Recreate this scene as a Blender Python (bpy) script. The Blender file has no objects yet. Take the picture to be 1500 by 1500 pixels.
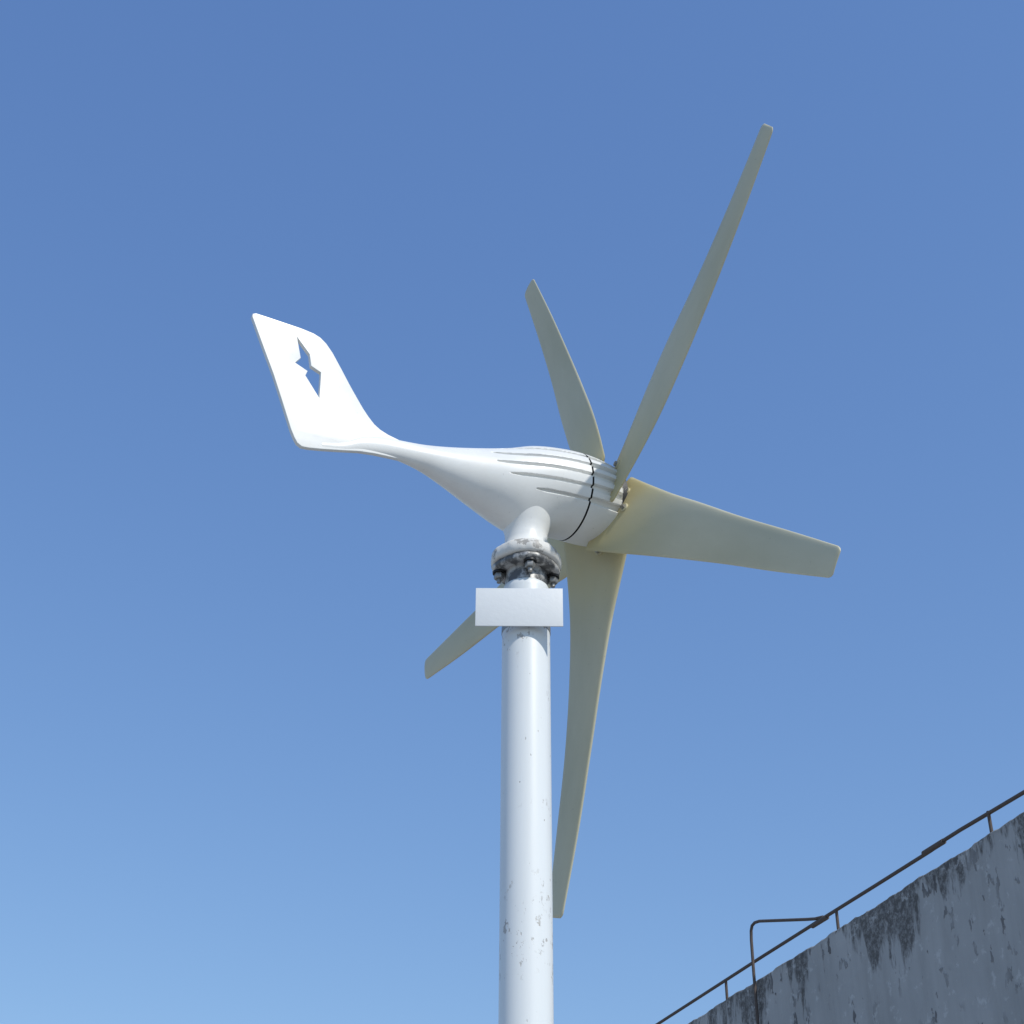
import bpy, bmesh, math, random
import numpy as np
from mathutils import Vector, Matrix
random.seed(4); np.random.seed(4)
scene=bpy.context.scene
CAMZ=1.6
# ------------------------------------------------------------------ helpers
def link(o,parent=None):
    scene.collection.objects.link(o)
    if parent: o.parent=parent; o.matrix_parent_inverse=Matrix.Identity(4)
    return o
def mesh_obj(name,verts,faces,mat=None,parent=None,smooth=True,angle=35,mats=None,midx=None):
    me=bpy.data.meshes.new(name); me.from_pydata([tuple(v) for v in verts],[],faces); me.update()
    if mats:
        for m in mats: me.materials.append(m)
    elif mat: me.materials.append(mat)
    if midx is not None: me.polygons.foreach_set('material_index',midx)
    bm=bmesh.new(); bm.from_mesh(me); bmesh.ops.recalc_face_normals(bm,faces=bm.faces); bm.to_mesh(me); bm.free()
    if smooth:
        me.polygons.foreach_set('use_smooth',[True]*len(me.polygons)); me.set_sharp_from_angle(angle=math.radians(angle))
    return link(bpy.data.objects.new(name,me),parent)
def lathe(name,prof,mat,parent,seg=72,M=Matrix.Identity(4),cap=True,wob=None,angle=35):
    V=[];F=[]
    for (r,z) in prof:
        for i in range(seg):
            a=2*math.pi*i/seg; rr=r if wob is None else r+wob(a,z)
            V.append(M@Vector((rr*math.cos(a),rr*math.sin(a),z)))
    for j in range(len(prof)-1):
        for i in range(seg):
            k=(i+1)%seg; F.append((j*seg+i,j*seg+k,(j+1)*seg+k,(j+1)*seg+i))
    if cap:
        F.append(tuple(range(seg))); F.append(tuple((len(prof)-1)*seg+i for i in range(seg)))
    return mesh_obj(name,V,F,mat,parent,angle=angle)
def tube(name,pts,r,mat,parent,seg=12):
    pts=[Vector(p) for p in pts]; V=[];F=[]
    for j,p in enumerate(pts):
        t=(pts[min(j+1,len(pts)-1)]-pts[max(j-1,0)]).normalized()
        up=Vector((0,0,1)) if abs(t.z)<.95 else Vector((1,0,0))
        a=t.cross(up).normalized(); b=t.cross(a)
        for i in range(seg):
            w=2*math.pi*i/seg; V.append(p+r*(math.cos(w)*a+math.sin(w)*b))
    for j in range(len(pts)-1):
        for i in range(seg):
            k=(i+1)%seg; F.append((j*seg+i,j*seg+k,(j+1)*seg+k,(j+1)*seg+i))
    F.append(tuple(range(seg))); F.append(tuple((len(pts)-1)*seg+i for i in range(seg)))
    return mesh_obj(name,V,F,mat,parent)
def box(name,c,ax,ay,az,mat,parent,bev=0.001):
    bm=bmesh.new(); bmesh.ops.create_cube(bm,size=1)
    M=Matrix((ax,ay,az)).transposed()
    for v in bm.verts: v.co=Vector(c)+M@v.co
    if bev: bmesh.ops.bevel(bm,geom=list(bm.edges),offset=bev,segments=2,affect='EDGES',profile=.6)
    me=bpy.data.meshes.new(name); bmesh.ops.recalc_face_normals(bm,faces=bm.faces); bm.to_mesh(me); bm.free()
    me.materials.append(mat); me.polygons.foreach_set('use_smooth',[True]*len(me.polygons)); me.set_sharp_from_angle(angle=.6)
    return link(bpy.data.objects.new(name,me),parent)
# ------------------------------------------------------------------ materials
class NB:
    def __init__(s,name):
        s.m=bpy.data.materials.new(name); s.m.use_nodes=True; s.t=s.m.node_tree; s.n=s.t.nodes; s.l=s.t.links
        s.b=s.n['Principled BSDF']; s.tc=s.n.new('ShaderNodeTexCoord')
    def new(s,t,**k):
        n=s.n.new(t)
        for a,v in k.items(): setattr(n,a,v)
        return n
    def noise(s,scale,detail=6,rough=.6,vec=None,stretch=None,coord='Object'):
        n=s.new('ShaderNodeTexNoise'); n.inputs['Scale'].default_value=scale; n.inputs['Detail'].default_value=detail; n.inputs['Roughness'].default_value=rough
        v=s.tc.outputs[coord]
        if stretch:
            mp=s.new('ShaderNodeMapping'); mp.inputs['Scale'].default_value=stretch; s.l.new(v,mp.inputs[0]); v=mp.outputs[0]
        s.l.new(v,n.inputs['Vector']); return n.outputs['Fac']
    def ramp(s,fac,stops):
        r=s.new('ShaderNodeValToRGB'); e=r.color_ramp.elements
        while len(e)<len(stops): e.new(.5)
        for el,(p,c) in zip(e,stops):
            el.position=p; el.color=(c,c,c,1) if not hasattr(c,'__len__') else (*c,1)
        s.l.new(fac,r.inputs[0]); return r.outputs[0]
    def mix(s,fac,a,b,blend='MIX'):
        m=s.new('ShaderNodeMix',data_type='RGBA',blend_type=blend)
        for i,v in ((0,fac),(6,a),(7,b)):
            if isinstance(v,(int,float)): m.inputs[i].default_value=v if i==0 else (v,v,v,1)
            elif isinstance(v,tuple): m.inputs[i].default_value=(*v,1)
            else: s.l.new(v,m.inputs[i])
        return m.outputs[2]
    def mul(s,a,b,op='MULTIPLY'):
        m=s.new('ShaderNodeMath',operation=op)
        for i,v in enumerate((a,b)):
            if isinstance(v,(int,float)): m.inputs[i].default_value=v
            else: s.l.new(v,m.inputs[i])
        return m.outputs[0]
    def col(s,c): 
        if isinstance(c,tuple): s.b.inputs['Base Color'].default_value=(*c,1)
        else: s.l.new(c,s.b.inputs['Base Color'])
    def rough(s,c):
        if isinstance(c,(int,float)): s.b.inputs['Roughness'].default_value=c
        else: s.l.new(c,s.b.inputs['Roughness'])
    def bump(s,h,st=.3,d=.001):
        b=s.new('ShaderNodeBump'); b.inputs['Strength'].default_value=st; b.inputs['Distance'].default_value=d
        s.l.new(h,b.inputs['Height']); s.l.new(b.outputs[0],s.b.inputs['Normal'])
def m_shell():
    n=NB('white_gloss_paint')
    dirt=n.ramp(n.noise(14,8,.65),[(.45,0.),(.75,1.)])
    c=n.mix(n.mul(dirt,.45),(.775,.775,.75),(.64,.63,.585))
    sp=n.ramp(n.noise(260,2,.5),[(.70,0.),(.75,1.)]); c=n.mix(n.mul(sp,.4),c,(.42,.40,.36))
    n.col(c); n.rough(n.ramp(n.noise(30),[(.3,.28),(.7,.42)])); n.bump(n.noise(60,3),.08); return n.m
def m_blade():
    n=NB('aged_cream_blade')
    sep=n.new('ShaderNodeSeparateXYZ'); n.l.new(n.tc.outputs['Object'],sep.inputs[0])
    root=n.new('ShaderNodeMapRange'); root.inputs[1].default_value=.03; root.inputs[2].default_value=.24; root.inputs[3].default_value=1; root.inputs[4].default_value=0
    n.l.new(sep.outputs[0],root.inputs[0])
    f=n.mul(root.outputs[0],n.ramp(n.noise(11,5),[(.3,.3),(.7,1.)]))
    blot=n.ramp(n.noise(7,7,.6,stretch=(.5,1.4,1)),[(.35,0.),(.7,1.)])
    c=n.mix(blot,(.64,.60,.43),(.55,.515,.35))
    c=n.mix(f,c,(.70,.61,.32))  # yellow towards the root: glow of sun through the blade, put into the colour
    sp=n.ramp(n.noise(180,3,.6),[(.68,0.),(.74,1.)]); c=n.mix(n.mul(sp,.4),c,(.3,.28,.2))
    n.col(c); n.rough(.5); n.bump(n.noise(45,4),.15)
    tr=n.new('ShaderNodeBsdfTranslucent'); n.l.new(c,tr.inputs[0])
    ms=n.new('ShaderNodeMixShader'); n.l.new(n.mul(n.mul(root.outputs[0],.20),.08,'ADD'),ms.inputs[0])
    n.l.new(n.b.outputs[0],ms.inputs[1]); n.l.new(tr.outputs[0],ms.inputs[2]); n.l.new(ms.outputs[0],n.n['Material Output'].inputs[0])
    return n.m
def m_pole():
    n=NB('chipped_white_pole_paint')
    area=n.ramp(n.noise(9,3,.5),[(.485,0.),(.585,1.)])
    chip=n.ramp(n.noise(75,5,.7,stretch=(1.2,1.2,.7)),[(.595,0.),(.615,1.)])
    k=n.mul(area,chip)
    tiny=n.ramp(n.noise(150,2,.6,stretch=(1,1,.5)),[(.73,0.),(.75,1.)])
    k=n.mul(k,tiny,'MAXIMUM')
    streak=n.ramp(n.noise(30,5,.6,stretch=(1,1,.06)),[(.4,0.),(.8,1.)])
    c=n.mix(n.mul(streak,.35),(.73,.755,.755),(.58,.595,.585))
    c=n.mix(n.mul(k,.8),c,n.mix(n.noise(60),(.30,.31,.32),(.42,.36,.28)))
    n.col(c); n.rough(.38); n.bump(n.mul(k,-1.),.5,.0006); return n.m
def m_worn():
    n=NB('worn_painted_casting')
    k=n.ramp(n.noise(42,6,.65),[(.53,0.),(.57,1.)])
    c=n.mix(n.noise(25),(.74,.73,.70),(.60,.58,.53))
    c=n.mix(n.mul(k,.75),c,n.mix(n.noise(90),(.17,.15,.13),(.36,.34,.31)))
    n.col(c); n.rough(.5); n.bump(n.mul(k,-1.),.5,.001); return n.m
def m_cast():
    n=NB('bare_cast_metal')
    k=n.ramp(n.noise(50,6,.65),[(.45,0.),(.58,1.)])
    c=n.mix(k,(.12,.12,.12),(.50,.49,.47)); n.col(c); n.b.inputs['Metallic'].default_value=.35
    n.rough(.5); n.bump(n.noise(110,4),.3,.001); return n.m
def m_simple(name,col,r,metal=0,v=.3):
    n=NB(name); c=tuple(x*(1-v) for x in col); n.col(n.mix(n.noise(40,6),col,c)); n.rough(r); n.b.inputs['Metallic'].default_value=metal
    n.bump(n.noise(150,4),.3,.0008); return n.m
def m_wall():
    n=NB('weathered_plaster_wall')
    g=n.new('ShaderNodeSeparateXYZ'); n.l.new(n.tc.outputs['Object'],g.inputs[0])
    big=n.ramp(n.noise(.9,8,.6),[(.3,0.),(.7,1.)])
    c=n.mix(big,(.31,.31,.305),(.43,.425,.415))
    strk=n.ramp(n.noise(3.2,6,.65,stretch=(1,1,.12)),[(.45,0.),(.7,1.)])
    c=n.mix(n.mul(strk,.45),c,(.22,.215,.205))
    dep=n.mul(n.ramp(n.noise(1.1,7,.7,stretch=(1,1,.25)),[(.47,.0),(.72,.85)]),.035,'ADD')
    mr=n.mul(n.mul(g.outputs[2],dep,'ADD'),9.,'MULTIPLY')
    cl=n.new('ShaderNodeClamp'); n.l.new(mr,cl.inputs[0])
    grit=n.ramp(n.noise(22,6,.75),[(.38,.35),(.55,1.)])
    c=n.mix(n.mul(cl.outputs[0],n.mul(grit,.88)),c,(.065,.06,.055))
    area=n.ramp(n.noise(1.7,4,.6),[(.40,0.),(.58,1.)])
    fl=n.ramp(n.noise(11,4,.6,stretch=(1,1,.5)),[(.59,0.),(.61,1.)])
    k=n.mul(fl,area)
    c=n.mix(n.mul(k,.85),c,(.08,.075,.075))
    wp=n.ramp(n.noise(9,5,.7),[(.58,0.),(.64,1.)]); c=n.mix(n.mul(wp,.45),c,(.56,.56,.55))
    n.col(c); n.rough(.9); n.bump(n.mix(.5,n.noise(30,8,.7),k),.6,.01); return n.m
def m_ground():
    n=NB('concrete_ground')
    c=n.mix(n.noise(.6,9,.6),(.27,.26,.24),(.37,.36,.33)); n.col(c); n.rough(.9); n.bump(n.noise(40,6),.4,.004); return n.m
SHELL=m_shell(); BLADE=m_blade(); POLE=m_pole(); WORN=m_worn(); CAST=m_cast()
DARK=m_simple('black_gap_shade',(.012,.012,.013),.6); HUBM=m_simple('dark_hub_casting',(.025,.025,.025),.45,.3)  # DARK puts the shade of the nacelle gaps into the colour
STEEL=m_simple('galvanised_bolt',(.40,.39,.37),.45,.6,.5); RUST=m_simple('rusty_pipe',(.13,.10,.085),.75,.2,.5)
PLATE=m_simple('blank_plate_paint',(.71,.73,.74),.5,0,.05); WALL=m_wall(); GROUND=m_ground()
# ------------------------------------------------------------------ turbine frame
a,e=.496,.0351
d=Vector((math.cos(a)*math.cos(e),math.sin(a)*math.cos(e),math.sin(e)))
w1=Vector((math.sin(a),-math.cos(a),0)); w2=w1.cross(d)
H=Vector((.1592,2.1653,1.4253+CAMZ))
PX,PY=.022,2.091
def tl(s,l,h): return H+d*s+w1*l+w2*h
turb=link(bpy.data.objects.new('wind_turbine',None)); turb.location=(PX,PY,0); 
ROOT=turb
def adopt(o):
    o.parent=ROOT; o.matrix_parent_inverse=Matrix.Translation((-PX,-PY,0)); return o
# nacelle
st=[(-.505,-.0290,.0040,.0070),(-.470,-.0200,.0045,.0095),(-.440,-.0060,.0060,.0140),(-.410,.000,.0080,.0165),(-.380,.001,.011,.0175),(-.340,-.001,.017,.0225),(-.300,-.005,.026,.033),(-.250,-.010,.040,.049),(-.200,-.012,.055,.064),(-.160,-.004,.064,.0705),(-.120,.002,.070,.0715),(-.080,.004,.0725,.0725),(-.045,.003,.0715,.0715),(-.017,.001,.068,.068)]
def cr(s):
    for i in range(len(st)-1):
        if s<=st[i+1][0]+1e-9: break
    p=[st[max(i-1,0)],st[i],st[i+1],st[min(i+2,len(st)-1)]]
    h=p[2][0]-p[1][0]; u=(s-p[1][0])/h; o=[]
    for k in (1,2,3):
        m1=(p[2][k]-p[0][k])/(p[2][0]-p[0][0])*h; m2=(p[3][k]-p[1][k])/(p[3][0]-p[1][0])*h
        o.append((2*u**3-3*u*u+1)*p[1][k]+(u**3-2*u*u+u)*m1+(-2*u**3+3*u*u)*p[2][k]+(u**3-u*u)*m2)
    return o
NA=720
ss=list(np.arange(-.505,-.0775,.0025))+[-.0771,-.0766,-.0761,-.0750,-.0739,-.0734,-.0729]+list(np.arange(-.0710,-.0175,.0025))+[-.0173]
gro=[(34,-.228),(16.5,-.236),(0,-.232),(-17,-.212),(-34,-.170)]
V=[];F=[];MI=[]
for s in ss:
    zc,ra,rb=cr(s); seam=-.0762<=s<=-.0738
    front=s>-.0733
    # grooves keep a constant height along the body, so they run nearly straight
    G=[]
    for g,s0 in gro:
        if s<s0: continue
        h=.0725*math.sin(math.radians(g))+.004
        sn=max(-.93,min(.93,(h-zc)/rb)); ga=math.asin(.75*sn+.25*math.sin(math.radians(g)))
        G+= [(ga,s0),(math.pi-ga,s0)]
    for i in range(NA):
        ps=2*math.pi*i/NA; cut=0.
        for ga,s0 in G:
            dp=(ps-ga+math.pi)%(2*math.pi)-math.pi
            w=.0042 if front else .0020
            w*=min(1,(s-s0)/.03+.4)
            x=abs(dp)*math.hypot(ra*math.sin(ps),rb*math.cos(ps))/w
            if x<1.5: cut=max(cut,(.0065 if front else .0048)*min(1,(s-s0)/.006)*max(0,min(1,(1.5-x)*(2.4 if front else 1.6))))
        if seam: cut=max(cut,.0045)
        if s<=-.0174 and s>-.019: cut=max(cut,.001)
        fair=.020*math.exp(-((s+.160)/.036)**2)*max(0,-math.sin(ps))**5
        V.append(tl(s,(ra-cut)*math.cos(ps),zc+(rb-cut)*math.sin(ps)-fair))
for s,k in ((-.0165,.965),(-.017,.93),(-.024,.90),(-.026,.3)):
    zc,ra,rb=cr(-.017)
    for i in range(NA):
        ps=2*math.pi*i/NA; V.append(tl(s,ra*min(k,.90 if k<.96 else k)*math.cos(ps),zc+rb*min(k,.90 if k<.96 else k)*math.sin(ps)))
rows=len(ss)+4
for j in range(rows-1):
    sm=0
    if j<len(ss)-1 and ss[j]>=-.0767 and ss[j+1]<=-.0733: sm=1
    if j>=len(ss)+1: sm=1
    for i in range(NA):
        k=(i+1)%NA; F.append((j*NA+i,j*NA+k,(j+1)*NA+k,(j+1)*NA+i)); MI.append(sm)
F.append(tuple(range(NA)));MI.append(0); F.append(tuple((rows-1)*NA+i for i in range(NA)));MI.append(1)
adopt(mesh_obj('nacelle',V,F,mats=[SHELL,DARK],midx=MI,angle=40))
# tail vane (flat plate with bolt-shaped opening)
out=[(-.626,.170),(-.6255,.1745),(-.621,.177),(-.585,.176),(-.547,.1745),(-.527,.172),(-.516,.168),(-.506,.160),(-.495,.146),(-.480,.121),(-.465,.095),(-.452,.074),(-.441,.057),(-.432,.045),(-.422,.034),(-.412,.027),(-.398,.0215),(-.380,.0175),(-.35,.012),(-.345,0),(-.35,-.012),(-.382,-.0155),(-.420,-.018),(-.445,-.0215),(-.475,-.029),(-.505,-.036),(-.525,-.040),(-.536,-.041),(-.543,-.037),(-.548,-.029),(-.554,-.016),(-.570,.029),(-.586,.073),(-.606,.121)]
bolt=[(-.5550,.1595),(-.5310,.131),(-.5275,.1100),(-.5110,.1030),(-.5115,.0510),(-.5375,.0885),(-.5345,.0975),(-.5555,.1065),(-.5465,.1190)]
cu=bpy.data.curves.new('tail_vane','CURVE'); cu.dimensions='2D'; cu.fill_mode='BOTH'; cu.extrude=.0026; cu.bevel_depth=.0010; cu.bevel_resolution=3
for pts in (out,bolt):
    sp=cu.splines.new('POLY'); sp.points.add(len(pts)-1); sp.use_cyclic_u=True
    for p,(x,y) in zip(sp.points,pts): p.co=(x,y,0,1)
tmp=bpy.data.objects.new('tmp',cu); scene.collection.objects.link(tmp); bpy.context.view_layer.update()
me=bpy.data.meshes.new_from_object(tmp.evaluated_get(bpy.context.evaluated_depsgraph_get())); bpy.data.objects.remove(tmp)
me.materials.clear(); me.materials.append(SHELL)
Mv=Matrix((d,w2,w1)).transposed().to_4x4(); 
Mv.translation=H; me.transform(Mv)
bm=bmesh.new(); bm.from_mesh(me); bmesh.ops.remove_doubles(bm,verts=bm.verts,dist=1e-5); bmesh.ops.recalc_face_normals(bm,faces=bm.faces); bm.to_mesh(me); bm.free()
me.polygons.foreach_set('use_smooth',[True]*len(me.polygons)); me.set_sharp_from_angle(angle=math.radians(30))
adopt(link(bpy.data.objects.new('tail_vane',me)))
# hub, nose cone
Mh=Matrix((w1,w2,d)).transposed().to_4x4(); Mh.translation=H
adopt(lathe('hub',[(.02,-.026),(.056,-.0255),(.0575,-.022),(.0580,-.0160),(.0640,-.0155),(.0645,-.0060),(.055,-.005),(.043,-.004),(.042,.010),(.040,.016),(.036,.024),(.02,.025)],HUBM,None,M=Mh))
adopt(lathe('nose_cone',[(.045,.019),(.050,.021),(.050,.032),(.047,.050),(.040,.070),(.029,.087),(.015,.098),(.002,.101)],SHELL,None,M=Mh))
# blades: leading / trailing edge curves along the span (tangential, axial)
kn=np.array([.02,.1,.17,.28,.42,.6,.8,1.0])
EL=np.array([[.0611,.0558,.0517,.0458,.0406,.0327,.0268,.0199],[.0135,.0093,.0057,-.0002,-.0042,-.0052,-.0085,-.0155]])
ET=np.array([[-.0761,-.0698,-.0645,-.0562,-.0475,-.0382,-.0306,-.0212],[-.0472,-.0374,-.0292,-.0189,-.0128,-.0105,-.0132,-.0178]])
def her(v,x):
    i=int(np.clip(np.searchsorted(kn,x)-1,0,6)); m=np.gradient(v,kn); h=kn[i+1]-kn[i]; u=(x-kn[i])/h
    return float((2*u**3-3*u*u+1)*v[i]+(u**3-2*u*u+u)*m[i]*h+(-2*u**3+3*u*u)*v[i+1]+(u**3-u*u)*m[i+1]*h)
def edgept(E,x): return Vector((x*.65,her(E[0],x),-her(E[1],x)))
def blade(i):
    ph=-.6273+i*2*math.pi/5
    b=math.cos(ph)*w1+math.sin(ph)*w2; t=-math.sin(ph)*w1+math.cos(ph)*w2
    M=Matrix((b,t,-d)).transposed().to_4x4(); M.translation=H
    NP=32; us=[0,.0008,.003,.007]+list(np.linspace(.015,.982,90))+[.988,.993,.9965,.999,1.0]
    V=[];F=[]
    for u0 in us:
        L=edgept(EL,.027+(1-.027)*u0); T=edgept(ET,.053+(1-.053)*u0)
        c=(L+T)/2; sh=1.; ts=1.
        if u0<.007: u=(.007-u0)/.007; sh=1-.05*u*u; ts=math.sqrt(max(.05,1-u*u*.95))
        if u0>.982: u=(u0-.982)/.018; sh=1-.26*u**3; ts=math.sqrt(max(.05,1-(max(0,u-.5)*2)**2*.95))
        L=c+(L-c)*sh; T=c+(T-c)*sh
        ch=L-T; ln=ch.length; nn=Vector((1,0,0)).cross(ch).normalized()
        if nn.z<0: nn=-nn
        x=u0; th=(.0105*(1-x)+.0046*x)*ts
        for k in range(NP):
            w=2*math.pi*k/NP; cx=.5*(1-math.cos(w)); sgn=1 if math.sin(w)>=0 else -1
            tk=th*.5*abs(math.sin(w))**.5*(1.05-.35*(1-cx))
            cam=.026*ln*4*cx*(1-cx)
            V.append(T+ch*cx+nn*(sgn*tk+cam))
    for j in range(len(us)-1):
        for k in range(NP):
            q=(k+1)%NP; F.append((j*NP+k,j*NP+q,(j+1)*NP+q,(j+1)*NP+k))
    F.append(tuple(range(NP))); F.append(tuple((len(us)-1)*NP+k for k in range(NP)))
    o=mesh_obj('blade_%d'%(i+1),V,F,BLADE,angle=50); 
    o.parent=ROOT; o.matrix_parent_inverse=Matrix.Translation((-PX,-PY,0)); o.matrix_basis=M
    for n_,(x,f) in enumerate(((.075,.62),(.115,.60),(.075,.80))):
        L=edgept(EL,x); T=edgept(ET,x); ch=L-T; nn=Vector((1,0,0)).cross(ch).normalized()
        if nn.z<0: nn=-nn
        p=T+ch*f+nn*(.026*ch.length*4*f*(1-f)+.0035)
        q=nn.to_track_quat('Z','Y').to_matrix().to_4x4(); q.translation=p
        adopt(lathe('root_boss_%d_%d'%(i+1,n_),[(.0075,0),(.0075,.0020),(.0065,.0028)],BLADE,None,seg=24,M=M@q))
        adopt(lathe('root_bolt_%d_%d'%(i+1,n_),[(.0045,.0028),(.0045,.0065),(.003,.0072)],STEEL,None,seg=6,M=M@q))
for i in range(5): blade(i)
# neck, flange, pole
Z=CAMZ
Mp=Matrix.Translation((PX,PY,0))
adopt(lathe('yaw_neck',[(.030,Z+1.288),(.0365,Z+1.290),(.0370,Z+1.300),(.0345,Z+1.303),(.0335,Z+1.312),(.0328,Z+1.320),(.0335,Z+1.330),(.0365,Z+1.340),(.040,Z+1.350),(.044,Z+1.365)],SHELL,None,M=Mp))
wob=lambda an,z:.0011*math.sin(4*an+.6)+.0006*math.sin(9*an+z*70)+.0003*math.sin(23*an+z*200)
scal=lambda an,z:.0022*math.cos(4*(an-math.radians(-82)))+.0004*math.sin(19*an)
adopt(lathe('yaw_flange',[(.028,Z+1.270),(.050,Z+1.2695),(.0530,Z+1.2725),(.0537,Z+1.280),(.0525,Z+1.2870),(.0485,Z+1.2925),(.042,Z+1.2950),(.038,Z+1.2985),(.030,Z+1.2995)],WORN,None,M=Mp,wob=wob,angle=60,seg=128))
adopt(lathe('lower_flange',[(.028,Z+1.258),(.046,Z+1.2575),(.0490,Z+1.2595),(.0500,Z+1.2630),(.0495,Z+1.2670),(.047,Z+1.2698)],CAST,None,M=Mp,wob=scal,angle=60,seg=128))
adopt(lathe('flange_sleeve',[(.0318,Z+1.226),(.0318,Z+1.2578)],CAST,None,M=Mp))
for k in range(4):
    an=math.radians(-82+90*k); c=(PX+.0415*math.cos(an),PY+.0415*math.sin(an))
    Mb=Matrix.Translation((c[0],c[1],0))
    adopt(lathe('flange_bolt_%d'%k,[(.0035,Z+1.239),(.0035,Z+1.245)],STEEL,None,seg=16,M=Mb))
    adopt(lathe('flange_nut_%d'%k,[(.0070,Z+1.245),(.0082,Z+1.2465),(.0082,Z+1.2530),(.0070,Z+1.2545)],STEEL,None,seg=6,M=Mb@Matrix.Rotation(k,4,'Z')))
    adopt(lathe('flange_washer_%d'%k,[(.0100,Z+1.2545),(.0100,Z+1.2578)],HUBM,None,seg=24,M=Mb))
adopt(lathe('pole',[(.0358,.017),(.0358,Z+1.222),(.0352,Z+1.228),(.0335,Z+1.232),(.0315,Z+1.2335)],POLE,None,M=Mp,seg=96))
adopt(lathe('base_flange',[(.11,.001),(.11,.014),(.108,.016),(.037,.016)],WORN,None,M=Mp))
for k in range(4):
    an=math.pi/4+k*math.pi/2
    adopt(lathe('anchor_bolt_%d'%k,[(.012,.017),(.012,.026),(.007,.027),(.007,.045)],STEEL,None,seg=6,M=Matrix.Translation((PX+.085*math.cos(an),PY+.085*math.sin(an),0))))
# flat patch covering a label, modelled as a blank plate clamped on the pole
sg=link(bpy.data.objects.new('label_cover_patch',None)); sg.location=(PX,PY,Z+1.17)
def ad2(o): o.parent=sg; o.matrix_parent_inverse=Matrix.Translation((-PX,-PY,-(Z+1.17))); return o
ad2(box('plate',(.0115,2.047,Z+1.1745),Vector((.129,0,0)),Vector((0,.002,0)),Vector((0,0,.0640)),PLATE,None,.0004))
for zz in (1.158,1.190):
    ad2(lathe('clamp_band_%d'%int(zz*1000),[(.0358,Z+zz-.005),(.0366,Z+zz-.005),(.0366,Z+zz+.005),(.0358,Z+zz+.005)],STEEL,None,M=Mp,cap=False))
    ad2(box('clamp_lug_%d'%int(zz*1000),(.0115+.01,2.0515,Z+zz),Vector((.02,0,0)),Vector((0,.009,0)),Vector((0,0,.009)),STEEL,None,.0005))
# ------------------------------------------------------------------ wall + railing
P2=Vector((2.777,8.128,Z+3.4)); ud=Vector((-.3277,.9448,0)).normalized(); nw=Vector((-ud.y,ud.x,0))
if nw.dot(-P2)<0: nw=-nw
bm=bmesh.new(); U0,U1,TH=-5.,26.,.28; NX=900
nzs=lambda x:.004*math.sin(x*7.3)+.003*math.sin(x*17.9+1)+.002*math.sin(x*41+2)+random.uniform(-.002,.002)
zl=[0,-.01,-.04,-.12,-.5,-P2.z]
cols=[]
for i in range(NX+1):
    x=U0+(U1-U0)*i/NX; dz=nzs(x); chip=random.random()<.04
    fr=[bm.verts.new((x,(-.008-random.uniform(0,.006)) if j==0 else (random.uniform(-.002,0) if j<4 else 0),zz+(dz if j<3 else 0)-(.010 if (chip and j==0) else 0))) for j,zz in enumerate(zl)]
    bk=[bm.verts.new((x,-TH,dz)),bm.verts.new((x,-TH,-P2.z))]
    cols.append(fr[::-1]+bk)
for i in range(NX):
    A,B=cols[i],cols[i+1]
    for k in range(len(A)):
        q=(k+1)%len(A); bm.faces.new((A[k],A[q],B[q],B[k]))
bm.faces.new(cols[0]); bm.faces.new(cols[-1])
bmesh.ops.recalc_face_normals(bm,faces=bm.faces)
me=bpy.data.meshes.new('concrete_wall'); bm.to_mesh(me); bm.free(); me.materials.append(WALL)
wall=link(bpy.data.objects.new('concrete_wall',me))
Mw=Matrix((ud,nw,Vector((0,0,1)))).transposed().to_4x4(); Mw.translation=P2; wall.matrix_world=Mw
rail=link(bpy.data.objects.new('pipe_railing',None)); rail.matrix_world=Mw
def ad3(o): o.parent=rail; return o
yo=-.03
R1=.0115
main=[(-5,yo,.10),(-2,yo,.108),(-.034,yo,.117),(.337,yo,.128),(.62,yo,.137),(.873,yo,.139),(.92,yo,.128),(.986,yo,.128),(1.6,yo,.134),(2.249,yo,.142),(3.163,yo,.150),(4.937,yo,.155),(9,yo,.158),(26,yo,.158)]
ad3(tube('top_pipe',main,R1,RUST,None))
for u,w in ((.90,.11),(2.30,.10)):
    ad3(tube('pipe_coupling_%d'%int(u*10),[(u-w,yo,.134),(u+w,yo,.137)],R1*1.5,RUST,None))
for k,u in enumerate([-4.6,-2.9,-1.25,.33,2.075,3.72,5.4,7.1,8.8,10.5,12.2,14,16,18,20,22,24]):
    ad3(tube('post_%d'%k,[(u,yo,-.01),(u,yo,.14)],R1*.9,RUST,None))
y2=.03
gp=[(2.25,yo,.15),(2.34,yo+.01,.165)]+[(2.34+(3.02-2.34)*k/6,yo+(y2-yo)*k/6,.165+(.362-.165)*k/6) for k in range(1,7)]+[(3.09,y2,.374),(3.135,y2,.366),(3.155,y2,.335),(3.163,y2,.27),(3.166,y2,.02),(3.163,y2,-.3),(3.16,y2,-4.9)]
ad3(tube('gooseneck_pipe',gp,R1*.95,RUST,None))
# ground
g=mesh_obj('ground',[(-900,-900,0),(900,-900,0),(900,900,0),(-900,900,0)],[(0,1,2,3)],GROUND,smooth=False)
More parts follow.
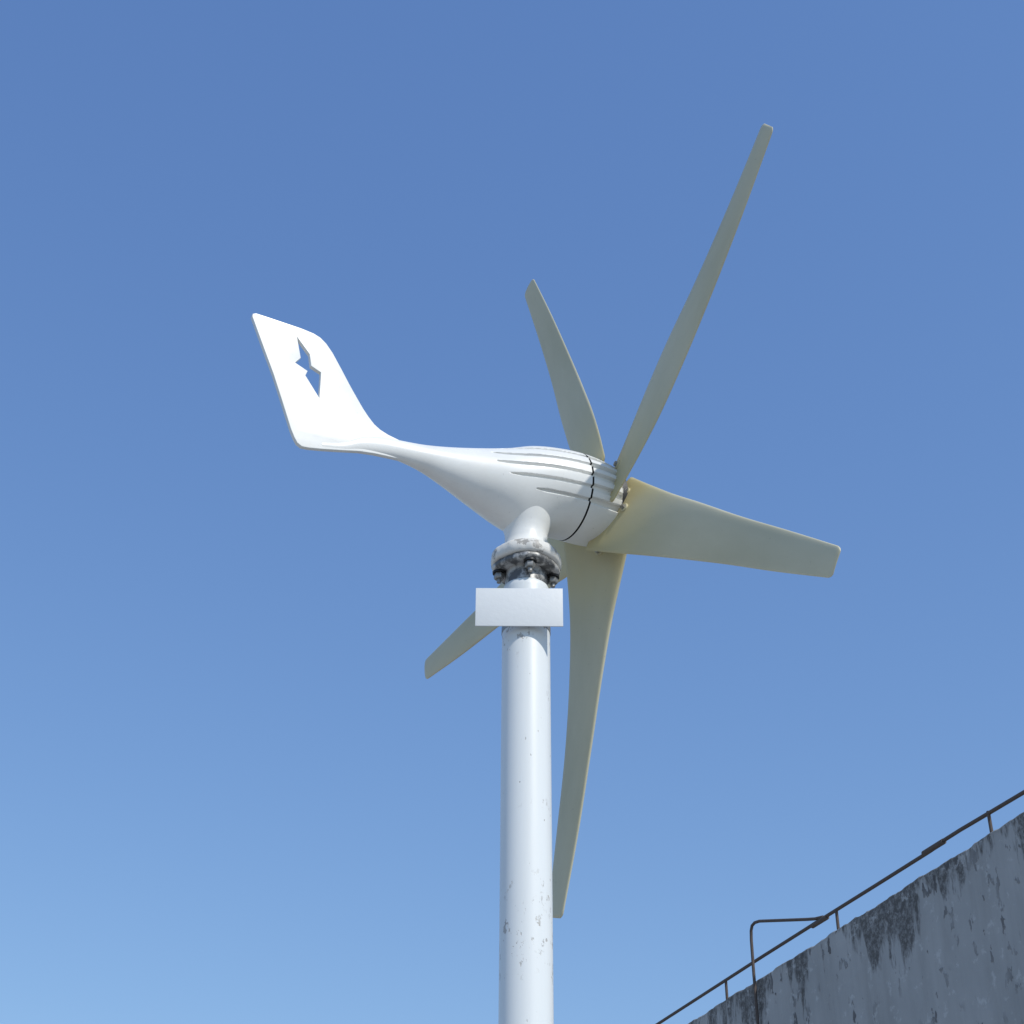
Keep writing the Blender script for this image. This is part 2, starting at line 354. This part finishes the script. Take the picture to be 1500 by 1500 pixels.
# ------------------------------------------------------------------ light
SUN_EL=math.radians(46); sdir=Vector((.66,-.75,0)).normalized()*math.cos(SUN_EL)+Vector((0,0,math.sin(SUN_EL)))
L=bpy.data.lights.new('sun','SUN'); L.energy=3.3; L.angle=math.radians(.53); L.color=(1,.96,.88)
so=link(bpy.data.objects.new('sun',L)); so.rotation_euler=sdir.to_track_quat('Z','Y').to_euler()
w=bpy.data.worlds.new('World'); scene.world=w; w.use_nodes=True; nt=w.node_tree; bg=nt.nodes['Background']
sky=nt.nodes.new('ShaderNodeTexSky'); sky.sky_type='NISHITA'; sky.sun_disc=False; sky.sun_elevation=SUN_EL
sky.sun_rotation=math.atan2(sdir.x,sdir.y); sky.altitude=0; sky.air_density=1.2; sky.dust_density=.2; sky.ozone_density=3.
sx=nt.nodes.new('ShaderNodeSeparateColor'); cx_=nt.nodes.new('ShaderNodeCombineColor'); nt.links.new(sky.outputs[0],sx.inputs[0])
for ch_,(g_,k_) in enumerate(((.84,1.02),(.76,1.33),(.56,2.27))):
    pw=nt.nodes.new('ShaderNodeMath'); pw.operation='POWER'; pw.inputs[1].default_value=g_
    ml=nt.nodes.new('ShaderNodeMath'); ml.operation='MULTIPLY'; ml.inputs[1].default_value=k_
    nt.links.new(sx.outputs[ch_],pw.inputs[0]); nt.links.new(pw.outputs[0],ml.inputs[0]); nt.links.new(ml.outputs[0],cx_.inputs[ch_])
nt.links.new(cx_.outputs[0],bg.inputs[0]); bg.inputs[1].default_value=.13
# ------------------------------------------------------------------ camera
th,ro=.5805,.0057
Fv=Vector((0,math.cos(th),math.sin(th))); U0v=Vector((0,-math.sin(th),math.cos(th))); X0=Vector((1,0,0))
X=math.cos(ro)*X0+math.sin(ro)*U0v; U=-math.sin(ro)*X0+math.cos(ro)*U0v
cam=bpy.data.cameras.new('camera'); cam.sensor_width=36; cam.lens=2337.36/1500*36; cam.clip_end=5000; cam.clip_start=.05
co=link(bpy.data.objects.new('camera',cam)); Mc=Matrix((X,U,-Fv)).transposed().to_4x4(); Mc.translation=(0,0,CAMZ); co.matrix_world=Mc
scene.camera=co
scene.view_settings.view_transform='Standard'; scene.view_settings.look='None'; scene.view_settings.exposure=0
